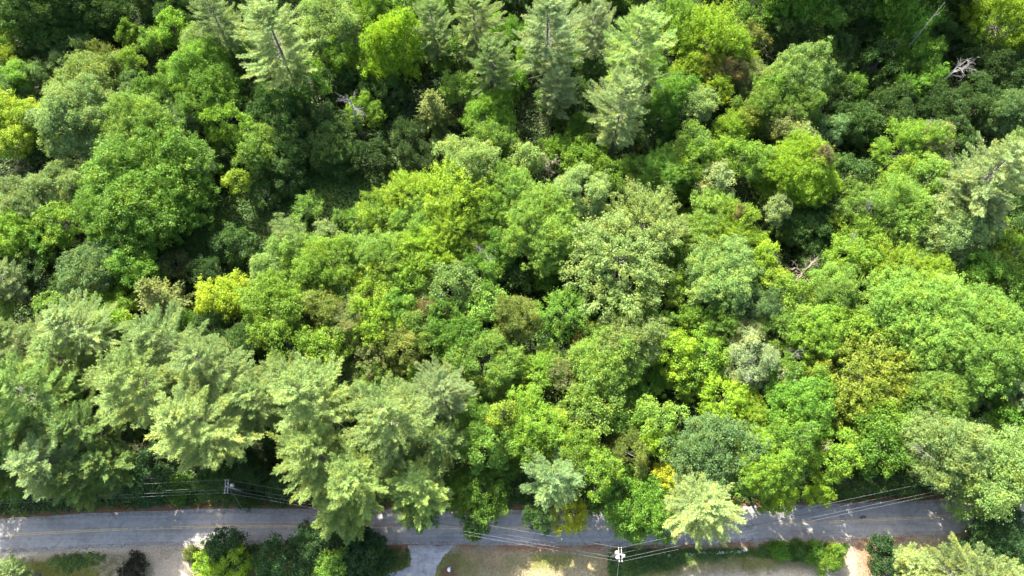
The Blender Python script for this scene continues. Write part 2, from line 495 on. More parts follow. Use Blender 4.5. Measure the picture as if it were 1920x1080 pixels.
def near(lst, R):
    return min(lst, key=lambda s: abs(math.log(s / R)))
TREES = """
m 110 25 72 dg h14 | broad dark green oak at the far edge, its crown cut off by the frame | the dark far-edge oak
f 42 40 28 pl h12
f 75 60 22 lg h10
m 12 85 36 yg h12
m 14 125 27 ye h12 | small yellow-tinged maple in front of a bright green one at the frame edge | the small yellow-tinged maple
m 112 92 34 ud
f 200 42 42 ud
m 262 42 36 ud
f 330 32 38 ud
m 172 72 30 ud
f 300 8 34 ud
m 245 65 20 yg h9
m 326 58 25 yg h11 | yellow-green sapling rising out of dark low trees beside a pale plumed pine | the yellow-green sapling
f 288 82 22 lg h9
f 370 86 28 pl h11
f 152 110 34 bg h9
f 203 116 26 ol h10
m 250 122 24 yg h11
f 62 116 28 ud
f 116 128 20 pl h9
f 60 165 45 bg h12
f 40 148 25 lg h13
f 165 168 58 pyg h16 | pale yellowish dome of fine leaves behind the silvery crown | the pale yellowish dome
f 150 232 62 pl h19 | broad silvery crown of fine leaves squeezed between yellow maple and green dome | the broad silvery crown
f 268 245 56 lg h19 | rounded light green dome leaning against the broad silvery crown | the light green dome
m 36 238 52 ye h15 | large yellow-leaved maple touching the frame edge | the large yellow maple
f 252 166 25 bg h10
m 298 178 34 g h14 | compact fresh green maple behind the light green dome | the compact green maple
m 390 138 48 lg h15
m 402 186 46 g h15 | dense mid green tree with many small bright clumps near the pale pine | the many-clumped green tree
f 332 138 22 lg h11
m 346 182 22 yg h12
f 350 230 26 bg h12
m 420 238 36 yg h13
m 466 258 26 yg h11
p 400 32 44 pp | tall pale pine with feathery tips bent to one side at the far edge | the far pale pine
p 512 66 64 pp | large pale pine with its bare grey trunk showing through the needles | the bare-trunked pale pine
f 612 60 56 pl h17 | wide greyish green crown between the bare-trunked pine and bright clumpy maple | the greyish green crown
m 700 24 40 yg h15
f 762 14 34 lg h14
m 738 105 54 lime h19 v1.35 | tall oval maple of bright popcorn-like leaf clumps | the bright clumpy maple
m 576 160 36 g h12 | saturated green maple standing in front of the bare-trunked pine | the saturated green maple
f 648 112 30 yg h12
d 655 185 34 gw h15 | spray of bare grey branches hanging below the greyish green crown | the bare grey spray
p 812 52 42 pyg | yellowish pine beside the bright clumpy maple | the yellowish far pine
p 890 38 46 pyg | tall yellow-green pine, second beyond the bright clumpy maple | the tall yellow-green pine
p 920 120 44 pn | mid green pine with long drooping boughs in front of the tall yellow-green one | the drooping pine
s 812 205 40 ol | olive spruce standing alone on the edge of the dark hollow | the olive spruce
m 862 170 30 lg h12
m 925 222 42 yg h13 | rounded yellow-green tree with upright shoots below the drooping pine | the shoot-topped tree
f 930 262 34 lg h13
m 520 215 46 dg h11
f 562 242 42 ud
m 632 245 36 ud
f 500 190 30 ud
m 490 262 24 lg h11
p 1028 55 62 sil | big silvery pine with a broad flat top near the far edge | the big silvery pine
p 1042 165 36 sil
p 1114 52 40 sil
p 1190 80 64 pyg | star-shaped yellow-green pine with wide lower boughs | the star-shaped pine
p 1166 196 56 pyl | pale yellow pine standing in front of the star-shaped one | the pale yellow pine
w 1318 80 58 lime h17 | long bright yellow-green crown on the edge of the dark far hollow | the long bright crown
w 1275 50 36 yg h15
w 1375 95 34 lime h14
m 1292 135 30 lime h12
f 1335 140 28 oly h12
f 1372 136 24 br h12 | brownish half-dead crown beside the long bright crown | the brownish crown
f 1412 152 28 olp h12
f 1405 72 22 ol h11 | small olive tree on a thin pale leaning trunk | the small olive tree
m 1040 192 30 g h9
m 1078 196 36 dg h9
m 1258 184 40 g h13
f 1312 200 28 pl h13 | small bluish pale crown among bright green neighbours | the bluish pale crown
m 1240 220 32 g h11
m 1346 172 26 lime h12
f 1402 225 24 oly h12
w 1370 252 32 lime h12
f 1432 212 42 lg h14
f 1255 25 34 bg h13
f 1340 14 36 ud
m 1420 28 34 g h13
m 1532 30 50 lg h16 | loose light green maple on thin trunks at the far edge | the thin-trunked maple
m 1612 6 28 lg h15
m 1462 8 26 g h15
w 1690 66 36 viv h15 v1.3 | slender vivid green tree standing in the dark far hollow | the slender vivid tree
w 1868 48 56 lime h17 | large feathery yellow-green tree at the far corner | the feathery corner tree
f 1602 58 44 ud
m 1560 110 40 ud
f 1480 82 42 ud
m 1638 130 38 dg h11
m 1722 124 40 g h12
w 1702 166 26 g h10
m 1746 152 24 g h10
w 1526 114 30 g h10
m 1596 168 24 g h9
f 1790 90 32 ud
f 1802 22 38 ud
m 1600 238 40 dg h9
f 1660 202 42 ud
m 1750 212 42 ud
f 1832 204 42 ud
f 1558 185 36 ud
m 1850 130 40 ud
f 1905 165 38 ud
f 1556 232 26 ud
m 1492 148 46 lgp h17 | pale light green crown with rounded clumps on the rim of the dark hollow | the pale rim tree
f 1478 195 44 lg h15
m 1446 172 32 lg h14
f 1890 218 40 bg h12
d 1788 132 40 gw h13 l1 | bare grey dead branch reaching out over the dark hollow | the long dead branch
d 1765 245 36 gw h15 l2 | dead grey branch tips sticking out of a yellow-green crown | the dead branch tips
d 1750 20 26 gw h22 l3 | leaning bare trunk of a dead tree beyond the slender vivid tree | the leaning dead trunk
w 1700 280 48 yg h15 | yellow-green tree with dry grey twigs on one side | the dry-twigged tree
f 1745 278 34 olp h14
f 1552 248 26 bg h10
f 1466 238 26 olp h12
m 292 352 102 g h19 v0.85 | huge round green maple overhanging the deep shade | the huge round maple
m 228 395 62 g h15
f 130 345 46 pl h13
f 66 385 48 pl h13
m 40 430 44 yg h12 | yellow-green ash with flat sprays near the frame edge | the yellow-green ash
m 128 420 40 yg h12
m 90 455 36 g h9
f 372 305 28 pl h13
m 446 342 19 ye h10 | tiny yellow sapling beside the huge round maple | the tiny yellow sapling
f 190 500 58 bg h12 | bluish green tree with spreading side sprays below the huge round maple | the bluish spreading tree
m 258 505 36 g h11
m 70 512 40 ud
p -6 520 38 sil
s 302 560 54 ol | star-shaped olive spruce beside a bright yellow tree | the star-shaped spruce
f 432 556 44 yel h11 | bright yellow tree standing alone against deep shade | the bright yellow tree
f 332 502 30 uo
m 445 462 34 dg h7
m 480 292 28 lg h12
m 542 288 42 dg h10
m 622 290 42 dg h10
f 545 345 28 ud
m 700 300 34 ud
f 770 260 34 ud
f 790 300 30 ud
w 576 396 23 lg h6 | lit young sapling at the rim of the shaded clearing | the lit sapling
f 530 432 21 pl h6
f 612 440 20 pl h6
f 640 412 15 lg h5
w 668 414 18 g h5
f 700 432 30 ud
w 716 402 36 lime h13 | yellow-green tree with a pointed shoot overlooking the shaded clearing | the pointed-shoot tree
w 772 372 44 lime h15
f 768 424 40 lg h14
w 845 372 60 lime h18 | tall bright yellow-green tree with feathery upright shoots in the middle of the wood | the tall feathery tree
w 850 432 46 lime h16
f 902 402 44 yg h15
m 882 312 50 pyg h18 | pale dome of tight round clumps behind the tall feathery tree | the pale tight dome
m 958 352 44 lg h16
f 565 475 36 lg h12
w 552 448 24 pyg h12
f 612 510 58 yg h15 | wide yellow-green crown beyond the bright maples in the middle left | the wide yellow-green crown
w 690 472 36 lg h13
f 732 492 50 lg h15
w 805 470 50 lime h15
f 782 532 44 yg h14
m 705 535 40 lime h13
m 720 510 20 ye h13
m 852 540 44 lgp h14
f 902 505 42 g h12
d 908 470 28 gw h14
f 932 470 36 g h12
f 510 520 36 lgp h12
m 986 302 28 pyg h13
d 1032 300 28 bt h13 | snapped brown branch lying fan-like on a green crown | the snapped brown branch
f 1092 358 48 pl h16 | silvery olive dome with smooth rounded lobes | the silvery olive dome
m 1098 308 40 yg h13
m 1142 335 36 yg h13
m 1022 430 68 lg h18 | large light green maple of even round clumps in the middle of the wood | the large even-clumped maple
w 1232 325 44 viv h13 | vivid deep green tree with upright fronds | the vivid frond tree
m 1292 312 34 yg h13
m 1300 272 30 lg h13
w 1212 420 60 pyg h17 | light yellow-green maple spreading like a fan beyond the feathery dome | the fan-shaped maple
w 1158 490 84 pyg h19 v0.8 | broad feathery light green dome in the middle of the wood | the broad feathery dome
m 1340 340 30 pyl h13 | small pale yellow crown on the edge of a black gap | the small pale yellow crown
m 1335 388 32 lg h13
f 1332 425 44 lg h14
w 1372 452 50 lime h15
f 1390 402 14 br h15
f 1350 515 60 lgp h17 | grey-green rounded crown beside the broad feathery dome | the grey-green rounded crown
m 1420 482 32 lime h14
m 1444 522 27 ye h13
m 1380 300 36 yg h13
f 1420 312 32 lg h13
m 1250 535 36 yg h12
m 1492 322 60 lime h17 | large bright lime maple beside the dark gap | the large lime maple
m 1456 394 22 pyl h12
f 1542 300 17 br h17
m 1500 266 28 pyl h13
m 1582 332 36 dg h11
f 1532 402 36 ud
m 1502 432 44 dg h9
f 1552 442 32 ud
w 1612 388 44 lg h13
w 1602 442 40 yg h12
f 1682 350 40 yg h13
m 1732 340 36 lg h15
w 1690 402 54 lg h16 | light green crown with pale dead twigs along one side | the twig-sided crown
f 1788 440 66 pl h17 | wide silvery green crown, largest beside the grey-branched pines | the wide silvery green crown
d 1786 302 26 gw h14 | white tangle of dead twigs behind the wide silvery green crown | the white twig tangle
d 1636 380 22 gw h15
d 1602 446 22 gw h13
p 1862 330 66 sil | large pale pine with grey branches showing at the frame edge | the grey-branched pine
p 1802 372 44 sil
p 1905 285 42 pyg
p 1845 395 38 sil
w 1902 468 44 yg h14
m 1880 420 40 dg h11
d 1516 502 42 bt h12 | brown-grey dead bush of fine twigs among bright crowns | the brown dead bush
d 1450 480 15 gw h14 | little white broken snag beside a yellow-leaved tree | the little white snag
f 1602 478 40 yg h13
w 1682 515 50 lime h15
f 1570 535 40 lg h13
w 1742 508 36 lime h13 | bright cone-shaped young tree behind the spreading oak | the bright cone-shaped tree
f 1702 482 23 lg h12
f 1830 520 44 g h13
m 1462 545 38 yg h13
m 1882 540 42 g h13
m 1725 595 86 lg h18 v0.8 | spreading oak of many light green clumps, farther of a matched pair | the farther spreading oak
m 1822 635 86 lg h18 v0.8 | spreading oak with dark holes between light clumps, largest near the frame edge | the spreading oak
m 1760 705 78 lg h15 v0.8
w 1590 702 80 oly h15 v0.8 | wide golden olive feathery crown among fresh green trees | the golden olive crown
m 1532 622 50 yg h15
f 1562 565 42 lg h14
m 1602 612 32 yg h13
f 1470 622 44 lg h13
d 1492 660 22 gw h13
m 1502 765 58 g h15
m 1650 792 42 yg h13
m 1470 706 36 g h12
f 1882 702 44 g h12
p 1918 742 34 sil
m 1900 575 40 g h12
f 1892 618 38 bg h11
m 1705 775 44 g h11
f 1640 745 40 dg h10
m 105 582 28 lg h9
p 142 615 56 sil | pale silvery pine with a dark bare trunk crossing its needles | the dark-trunked pine
p 28 640 54 pp
p 50 735 76 pn | broad dark-centred pine at the frame edge | the dark-centred pine
p 112 672 48 pp
m 212 612 32 yg h12
p 292 640 66 pp | pale pine whose upswept plumes point at the star-shaped spruce | the upswept pine
p 242 722 88 pyg | widest yellow-green pine of the roadside stand | the widest roadside pine
p 402 690 72 pp | plumed pine on the rim of the dark pocket below the bright yellow tree | the pocket-rim pine
p 372 800 84 pp | broad pale pine leaning out toward the pole with the transformer | the pole-side pine
p 478 752 56 pp
f 8 592 26 lg h9
f 462 640 34 dg h9
f 140 760 34 ud
m 520 575 54 yg h15 | bright green maple with crisp clumps behind the plumed pines | the crisp green maple
m 545 655 44 yg h13
m 612 650 40 yg h13
f 612 578 32 ol h13
f 652 602 36 olp h13
w 705 606 44 lime h14
w 682 628 28 lime h12
m 752 574 36 viv h13
f 802 586 34 br h12 | brown-tinged olive crown among bright greens in the middle | the brown-tinged crown
s 586 612 18 ol
f 742 655 44 ol h13
w 692 682 32 olp h11
w 712 720 36 lg h10
m 792 622 34 lg h13
m 850 632 50 g h14
m 912 578 32 lg h12
f 955 590 30 ol h12
f 916 682 60 lg h15 | light green rounded tree behind the lone roadside pine | the light green rounded tree
p 580 750 74 pp | grey-centred pine in the middle of the roadside stand | the grey-centred pine
p 528 712 46 pp
p 722 790 78 pp | pale pine with a white dead limb at its edge | the dead-limbed pine
p 830 735 58 sil | lone dense pine with bare poles leaning out beneath it | the lone dense pine
s 932 742 34 bo | brownish spruce tucked beside the lone dense pine | the brownish spruce
s 962 752 30 bo
f 822 655 34 dg h8
f 976 602 36 ol h12
w 1062 592 42 viv h13
s 1100 620 30 og | golden spruce glowing among green maples | the golden spruce
m 1162 602 32 yg h12
m 1192 580 34 lg h12
m 1168 640 58 pyg h16 | light clumped maple beside the golden spruce | the light clumped maple
m 1128 685 64 lg h16 | wide clumped maple in front of the golden spruce | the wide clumped maple
w 1020 692 38 yg h11
f 1052 702 26 olp h11
w 1245 616 26 viv h11
m 1296 596 27 yg h11
m 1262 662 44 lime h13
m 1322 664 40 yg h12
w 1356 612 42 viv h12
m 1285 702 36 yg h11
f 1412 682 46 pgy h14 | dying pale grey conifer with twiggy bare centre | the dying grey conifer
d 1412 684 40 gw h14 | white radiating twigs in the heart of the dying grey conifer | the white radiating twigs
f 1400 622 26 olp h12
m 1110 772 48 lg h14 | rounded light green tree beyond the roadside line, beside the yellow-flecked maple | the roadside light dome
m 1228 798 42 lg h13
m 1176 792 34 g h11
w 1355 756 40 lime h13 | lime-green feathery tree beyond the grey-green roadside oak | the lime feathery tree
w 1402 784 40 lime h12
m 1000 800 54 yg h17 | green maple flecked with yellow leaves near the road | the yellow-flecked maple
m 945 780 24 ye h17
m 1040 790 18 ye h12
f 1432 580 40 bg h13
p 80 862 64 sil | brightest silvery pine hanging over the wires | the wire-side silvery pine
p 135 905 48 pn
p 190 872 46 pn
f 10 905 32 g h9
m 280 898 42 dgb h10 | dark green rounded tree standing behind the wires near the first pole | the dark tree behind the wires
f 338 915 22 g h5
s 262 850 34 do
f 470 890 40 ud
f 540 905 34 ud
p 590 850 68 pyg | yellow-green pine at the end of the roadside stand | the stand-end pine
p 665 905 72 pyg | pine reaching down over the road with pale drooping tips | the road-reaching pine
p 640 945 50 pyg
p 792 915 54 pyg | separate pine with fan boughs hanging over the driveway mouth | the driveway pine
p 742 855 48 pp
p 832 828 50 pn
p 788 950 36 pn
m 902 920 56 g h12 | fresh green oak with one small bough drooping across the road | the drooping-bough oak
m 890 992 14 dg h9
m 915 832 40 lg h16
f 896 792 40 g h16
p 1046 898 54 blu | soft blue-green pine hanging over a golden bush | the blue-green pine
m 1068 962 32 gold h7 | golden yellow bush leaning over the road | the golden bush
f 1010 972 24 dg h7
m 1115 880 38 yg h16
m 1128 925 36 dg h10
f 1172 850 38 ol h12
m 1228 832 26 lime h12
m 1192 950 58 g h12 | clumped green maple overhanging the road opposite the second pole | the overhanging maple
m 1258 892 26 gold h11 | yellow-leaved branches beside a pale overhanging pine | the yellow roadside leaves
p 1312 945 64 pyl | pale yellow pine overhanging the road near the second pole | the overhanging pale pine
m 1330 850 64 bg h18 | large grey-green oak of soft clumps behind the overhanging pale pine | the grey-green roadside oak
m 1420 872 54 yg h18
m 1455 922 38 lime h14
f 1290 885 34 g h9
m 1536 920 24 lime h9
f 1592 906 26 ud
f 1640 902 26 ud
m 1562 855 42 yg h12
d 1552 834 20 bt h13
m 1640 838 48 g h14 | bright green roadside maple beside the great grey dome | the bright roadside maple
f 1755 846 66 pl h16 | silvery part of the great roadside dome, with bare twigs | the silvery twig dome
f 1845 866 84 lgp h15 v0.9 | great round grey-green tree overhanging the road at the bend | the great grey dome
d 1730 842 24 gw h16
m 1905 800 44 g h12
f 1862 1012 58 dgb h9 | dark green tree across the road from the great grey dome | the dark near-side tree
f 1905 1040 40 dgb h8
p 1796 1088 70 pyl v0.66 | pale yellow pine with bare whitish limbs on the near side of the road | the pale near-side pine
d 1795 1082 40 gw h19
p 1714 1060 30 pyl v0.85
m 1664 1066 30 dgb h6
f 1648 1024 20 dgb h5
m 1908 1070 34 g h8
m 432 1032 34 dgb h7 | dark green tree beside the sandy drive on the near side | the dark drive-side tree
m 400 1062 30 lime h6 | bright yellow-green bush on the edge of the sandy drive | the bright drive-side bush
m 442 1056 32 lime h7
m 604 1034 50 dgb h8 | large dark green tree reaching over the near road edge | the large dark near tree
m 674 1030 38 dgb h8
m 532 1060 44 dgb h6
m 620 1066 30 lg h9
m 690 1062 44 dgb h6
b 252 1066 26 bk | low blackish green bush beside the sandy drive | the blackish bush
p 15 1078 28 sil
b 362 1040 12 ol | little olive bush between sand and bright bush | the little olive bush
b 1462 1032 15 g
b 1492 1033 17 dg
b 1522 1036 20 g
b 1556 1048 26 yg | bright round bush at the end of the low hedge beside sandy ground | the bright hedge-end bush
p 18 825 60 pn
p 150 805 58 pn
p 4 880 46 pn
p 60 812 46 pp
p -62 850 60 pn
p -75 760 66 pp
p -40 700 60 pp
m 1500 -30 58 g h24
m 1585 -42 62 dg h25
m 1668 -30 56 g h25
m 1752 -60 56 dg h25
m 1480 835 40 g h17
m 1085 845 36 yg h16
"""
# ------------------------------------------------------------------ every tree by its place; last off-frame rows are added to cast shade
COLOURS = {   # foliage albedo; ud and uo are darkened to carry shade
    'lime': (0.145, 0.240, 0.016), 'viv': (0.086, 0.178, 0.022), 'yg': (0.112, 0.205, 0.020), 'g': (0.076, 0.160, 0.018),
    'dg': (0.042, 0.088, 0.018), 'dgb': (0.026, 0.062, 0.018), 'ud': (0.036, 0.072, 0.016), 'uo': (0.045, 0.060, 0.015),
    'lg': (0.112, 0.202, 0.030), 'lgp': (0.120, 0.198, 0.050), 'pl': (0.145, 0.218, 0.068), 'pyg': (0.145, 0.220, 0.056),
    'pyl': (0.168, 0.226, 0.076), 'pgy': (0.165, 0.215, 0.100), 'bg': (0.078, 0.140, 0.044), 'ol': (0.105, 0.140, 0.025),
    'oly': (0.115, 0.150, 0.016), 'olp': (0.125, 0.160, 0.050), 'bo': (0.070, 0.070, 0.020), 'br': (0.125, 0.115, 0.040),
    'ye': (0.155, 0.225, 0.020), 'yel': (0.190, 0.275, 0.018), 'gold': (0.270, 0.290, 0.020), 'og': (0.140, 0.125, 0.014),
    'pp': (0.150, 0.222, 0.066), 'sil': (0.150, 0.215, 0.078), 'pn': (0.112, 0.186, 0.046), 'blu': (0.122, 0.195, 0.068),
    'bk': (0.022, 0.026, 0.015), 'do': (0.040, 0.052, 0.016), 'gw': (.4, .4, .4), 'bt': (.3, .25, .2)}
WORDS = {'lime': 'lime-bright', 'viv': 'vivid green', 'yg': 'yellow-green', 'g': 'mid green', 'dg': 'dark green', 'dgb': 'bluish dark green',
         'ud': 'shaded dark green', 'uo': 'shaded olive', 'lg': 'light green', 'lgp': 'greyish light green', 'pl': 'silvery green',
         'pyg': 'pale yellow-green', 'pyl': 'pale yellow', 'pgy': 'pale grey', 'bg': 'blue-green', 'ol': 'olive', 'oly': 'golden olive',
         'olp': 'pale olive', 'bo': 'brownish', 'br': 'brown-tinged', 'ye': 'yellowing', 'yel': 'bright yellow', 'gold': 'golden',
         'og': 'golden', 'pp': 'pale green', 'sil': 'silvery', 'pn': 'fresh green', 'blu': 'blue-green', 'bk': 'blackish', 'do': 'dark olive',
         'gw': 'grey-white', 'bt': 'brown'}
NAMES = {'m': 'maple_tree', 'f': 'ash_tree', 'w': 'birch_tree', 'p': 'pine_tree', 's': 'spruce_tree', 'd': 'dead_tree', 'b': 'bush'}
CATS = {'m': 'tree', 'f': 'tree', 'w': 'tree', 'p': 'pine tree', 's': 'spruce tree', 'd': 'dead tree', 'b': 'bush'}
GROUPS = {'m': 'clump-leaved trees of the wood', 'f': 'fine-leaved trees of the wood', 'w': 'feathery trees of the wood',
          'p': 'pines of the wood', 's': 'spruces of the wood', 'd': 'dead trees in the wood', 'b': 'bushes on the near side of the road'}
FORM = {'m': 'clumpy tree', 'f': 'fine-leaved tree', 'w': 'feathery tree', 'p': 'pine', 's': 'spruce', 'd': 'bare dead tree', 'b': 'bush'}

trees = []
for line in TREES.strip().splitlines():
    parts = [s.strip() for s in line.split('|')]
    q = parts[0].split()
    e = dict(kind=q[0], px=float(q[1]), py=float(q[2]), r=float(q[3]), col=q[4], h=None, v=1.0, mode=0,
             label=parts[1] if len(parts) > 1 else None, short=parts[2] if len(parts) > 2 else None)
    for x in q[5:]:
        if x[0] == 'h':
            e['h'] = float(x[1:])
        elif x[0] == 'v':
            e['v'] = float(x[1:])
        elif x[0] == 'l':
            e['mode'] = int(x[1:])
    trees.append(e)

# young trees that close the canopy where the photograph shows no named crown
GAPS = [(430, 425, 90, 55), (790, 225, 70, 40), (40, 330, 50, 40), (1000, 230, 40, 60), (1330, 330, 60, 40), (1390, 380, 60, 60), (330, 455, 120, 40),
        (430, 640, 60, 35), (70, 565, 60, 35), (1700, 690, 40, 30), (1880, 760, 50, 40), (640, 330, 130, 60), (1010, 760, 30, 25),
        (1890, 440, 40, 25), (1560, 60, 90, 60), (170, 70, 50, 40), (1360, 200, 30, 30), (1800, 140, 60, 60), (820, 150, 40, 30), (380, 140, 20, 30)]
rf = random.Random(3)
for gy in range(0, 900, 32):
    for gx in range(10, 1920, 38):
        px, py = gx + rf.uniform(-12, 12), gy + rf.uniform(-10, 10)
        if any(((px - a) / c) ** 2 + ((py - b) / d) ** 2 < 1 for a, b, c, d in GAPS):
            continue
        if any((px - t['px']) ** 2 + (py - t['py']) ** 2 < (t['r'] * (.62 if t['kind'] == 'p' else .90) + 16) ** 2 for t in trees if t['kind'] != 'd'):
            continue
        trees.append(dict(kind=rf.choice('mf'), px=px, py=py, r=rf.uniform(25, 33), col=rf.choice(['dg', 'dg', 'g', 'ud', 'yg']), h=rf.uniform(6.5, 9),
                          v=1.0, mode=0, label=None, short=None))

def size_word(R):
    return 'small ' if R < 2.6 else 'large ' if R > 5.2 else ''

for t in trees:
    k = t['kind']
    z = 10.0
    for _ in range(4):
        x, y, dep = at(t['px'], t['py'], z)
        R = t['r'] * dep / F * (1.12 if k in 'mfw' else 1.14 if k == 'p' else 1.05)
        vv = t['v'] * (1 + .35 * max(0, (420 - t['py']) / 420)) if k in 'mfw' else 1
        if k in 'ps':
            ratio = 4.0 if k == 'p' else 2.9
            z = R * ratio * (.72 if k == 'p' else .55) * t['v']
        elif k == 'd':
            z = (t['h'] or 13) * .92
        elif k == 'b':
            z = R * .62
        else:
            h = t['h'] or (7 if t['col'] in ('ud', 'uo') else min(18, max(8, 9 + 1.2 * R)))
            z = max(R * .75, h - R * .95 * vv)
    t['x'], t['y'], t['z'], t['R'] = x, y, z, R
    t['v'] = vv

# ---- labels: what sets a tree apart, else which well-marked neighbour it stands beside
marks = [t for t in trees if t['short']]
def sector(t, m):
    dx, dy = t['px'] - m['px'], t['py'] - m['py']
    if abs(dy) >= abs(dx) * .8:
        return 'on the far side of' if dy < 0 else 'on the road side of'
    return 'left of' if dx < 0 else 'right of'
def desc(t):
    low = 'low ' if (t['kind'] in 'mfw' and t['z'] + .6 * t['R'] < 8.5 and t['kind'] != 'b') else ''
    return size_word(t['R']) + low + WORDS[t['col']] + ' ' + FORM[t['kind']]
for t in trees:
    t['desc'] = desc(t)
used = {t['label'] for t in trees if t['label']}
for t in trees:
    if t['label']:
        continue
    ms = sorted((m for m in marks if m is not t), key=lambda m: (m['px'] - t['px']) ** 2 + (m['py'] - t['py']) ** 2)
    for m in ms[:14]:
        s = sector(t, m)
        dist = lambda o: (o['px'] - m['px']) ** 2 + (o['py'] - m['py']) ** 2
        if any(o is not t and o['desc'] == t['desc'] and not o['label'] and sector(o, m) == s and dist(o) < dist(t) for o in trees):
            continue
        lab = f"{t['desc']} nearest {s} {m['short']}" if s.endswith('of') and s[0] == 'o' else f"{t['desc']} just {s} {m['short']}"
        lab = lab.replace('nearest on', 'standing nearest on')
        if lab in used or len(lab.split()) > 16:
            lab2 = f"{t['desc']} {s} {m['short']}"
            if lab2 in used or len(lab2.split()) > 16:
                continue
            lab = lab2
        t['label'] = lab
        used.add(lab)
        break
    if not t['label']:
        t['label'] = f"{t['desc']} among trees near {ms[0]['short']}"
        print('LABEL', t['label'])

# ---- build
def empty(name, loc):
    o = bpy.data.objects.new(name, None)
    o.empty_display_size = .5
    o.location = loc
    COL.objects.link(o)
    return o

def child(name, me, parent):
    o = bpy.data.objects.new(name, me)
    o.parent = parent
    COL.objects.link(o)
    return o

def tag(o, label, cat, group=None, kind=None):
    if label:
        o['label'] = label
    if cat:
        o['category'] = cat
    if group:
        o['group'] = group
    if kind:
        o['kind'] = kind
    return o

rt = random.Random(11)
for t in trees:
    k, R = t['kind'], t['R']
    root = empty(NAMES[k] if t['col'] not in ('ud', 'uo') else 'understory_tree', (t['x'], t['y'], 0))
    tag(root, t['label'], CATS[k], GROUPS[k])
    rz = rt.uniform(0, 6.283)
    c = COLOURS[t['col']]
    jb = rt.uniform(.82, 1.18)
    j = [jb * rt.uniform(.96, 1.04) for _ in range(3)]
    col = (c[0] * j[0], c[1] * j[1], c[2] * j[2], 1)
    if k in 'ps':
        s0 = near(PSIZES[k], R)
        vi = rt.randrange(3 if k == 'p' else 2)
        p = protos((k, s0, vi), lambda: conifer(k, s0, int(s0 * 100) + vi * 7 + ord(k)))
        s = R / p.R
        sc, st = (s, s, s * t['v'] * rt.uniform(.95, 1.05)), None
        cz, tz = 0, 0
        st = sc
    elif k == 'd':
        mt = M_DEADB if t['col'] == 'bt' else M_DEAD
        vi = rt.randrange(3)
        p = protos((k, t['mode'], vi, t['col']), lambda: dead_tree(50 + vi * 3 + t['mode'], t['mode'], mt))
        s = R / p.R
        hh = (t['h'] or 13) / 10
        sc = st = (s, s, hh)
        if t['mode'] == 1:
            rz = .35
        if t['mode'] == 3:
            rz = 0
    else:
        kk = 'f' if k == 'b' else k
        s0 = near(SIZES[kk], R)
        vi = rt.randrange(VARIANTS[s0])
        hz = {1.2: .8, 2.0: 1.05, 3.0: 1.0, 4.3: .95, 6.0: .85, 8.6: .8}[s0]
        p = protos((kk, s0, vi), lambda: broadleaf(kk, s0, int(s0 * 100) + vi * 13 + ord(kk), hz))
        s = R / p.R
        sc = (s, s, s * t['v'])
        cz = t['z']
        st = (s, s, t['z'] / p.zp)
    if k == 'd':
        o = child('crown', p.crown, root)  # here the crown is the dead tree's bare branches
        o.scale = sc
    else:
        o = child('crown', p.crown, root)
        o.scale = sc
        if k not in 'ps':
            o.location = (0, 0, cz)
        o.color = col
    o.rotation_euler = (0, 0, rz)
    b = child('trunk', p.trunk, root)
    b.scale = st
    b.rotation_euler = (0, 0, rz)
print('TREES', len(trees), 'PROTOS', len(PROTOS))

# the wood goes on past the frame: one mass of crowns
rw = np.random.default_rng(5)
wv, wf, wt, wvar, b0 = [], [], [], [], 0
src = [PROTOS[('m', 4.3, 0)].crown if ('m', 4.3, 0) in PROTOS else list(PROTOS.values())[0].crown]
me0 = src[0]
nv, nf = len(me0.vertices), len(me0.polygons)
v0 = np.empty(nv * 3, np.float32)
me0.vertices.foreach_get('co', v0)
v0 = v0.reshape(-1, 4, 3)
a0 = np.empty(nf, np.float32)
me0.attributes['var'].data.foreach_get('value', a0)
for k in range(330):
    if k < 80:
        x, y = rw.uniform(-150, 150), rw.uniform(133, 165)
        y = max(y, 133 + 0 * x)
    elif k >= 130:
        x, y = rw.uniform(-170, 170), rw.uniform(136, 215)
    else:
        sgn = 1 if k % 2 else -1
        y = rw.uniform(14, 132)
        x = sgn * (92 + y * .27 + 13 + rw.uniform(0, 16))
    zc_ = rw.uniform(20, 25) if (k < 80 and (x > 50 or x < -65)) else rw.uniform(9, 14)  # unseen crowns raised at both far corners to shade the hollows
    if k >= 130:
        zc_ = rw.uniform(4, 9)
    if 124 <= k < 130:
        x, y, zc_ = [(-94, 20, 14), (-93, 29, 16), (-97, 12, 11), (-103, 25, 17), (-100, 34, 17), (-106, 14, 13)][k - 124]  # unseen crowns added to shade the left end of the road
    pick = rw.random(len(v0)) < .3
    s_ = rw.uniform(.95, 1.5)
    a_ = rw.uniform(0, 6.28)
    q = v0[pick] * np.array([s_, s_, s_ * 1.35]) * (1.25 if k >= 130 else 1)
    ca, sa = math.cos(a_), math.sin(a_)
    q = np.stack([q[..., 0] * ca - q[..., 1] * sa, q[..., 0] * sa + q[..., 1] * ca, q[..., 2]], -1) + np.array([x, y, zc_])
    n_ = len(q)
    wv.append(q.reshape(-1, 3))
    wvar.append(a0[pick])
    cc_ = COLOURS[['g', 'dg', 'lg', 'yg', 'pp'][rw.integers(5)]]
    wt.append(np.tile(cc_, (n_, 1)))
wv = np.concatenate(wv)
o = bpy.data.objects.new('woods', mesh_from('woods', wv, np.arange(len(wv)).reshape(-1, 4), M_UNDER, np.concatenate(wvar), np.concatenate(wt)))
COL.objects.link(o)
tag(o, 'mass of green woods going on beyond the picture', 'woods', kind='stuff')
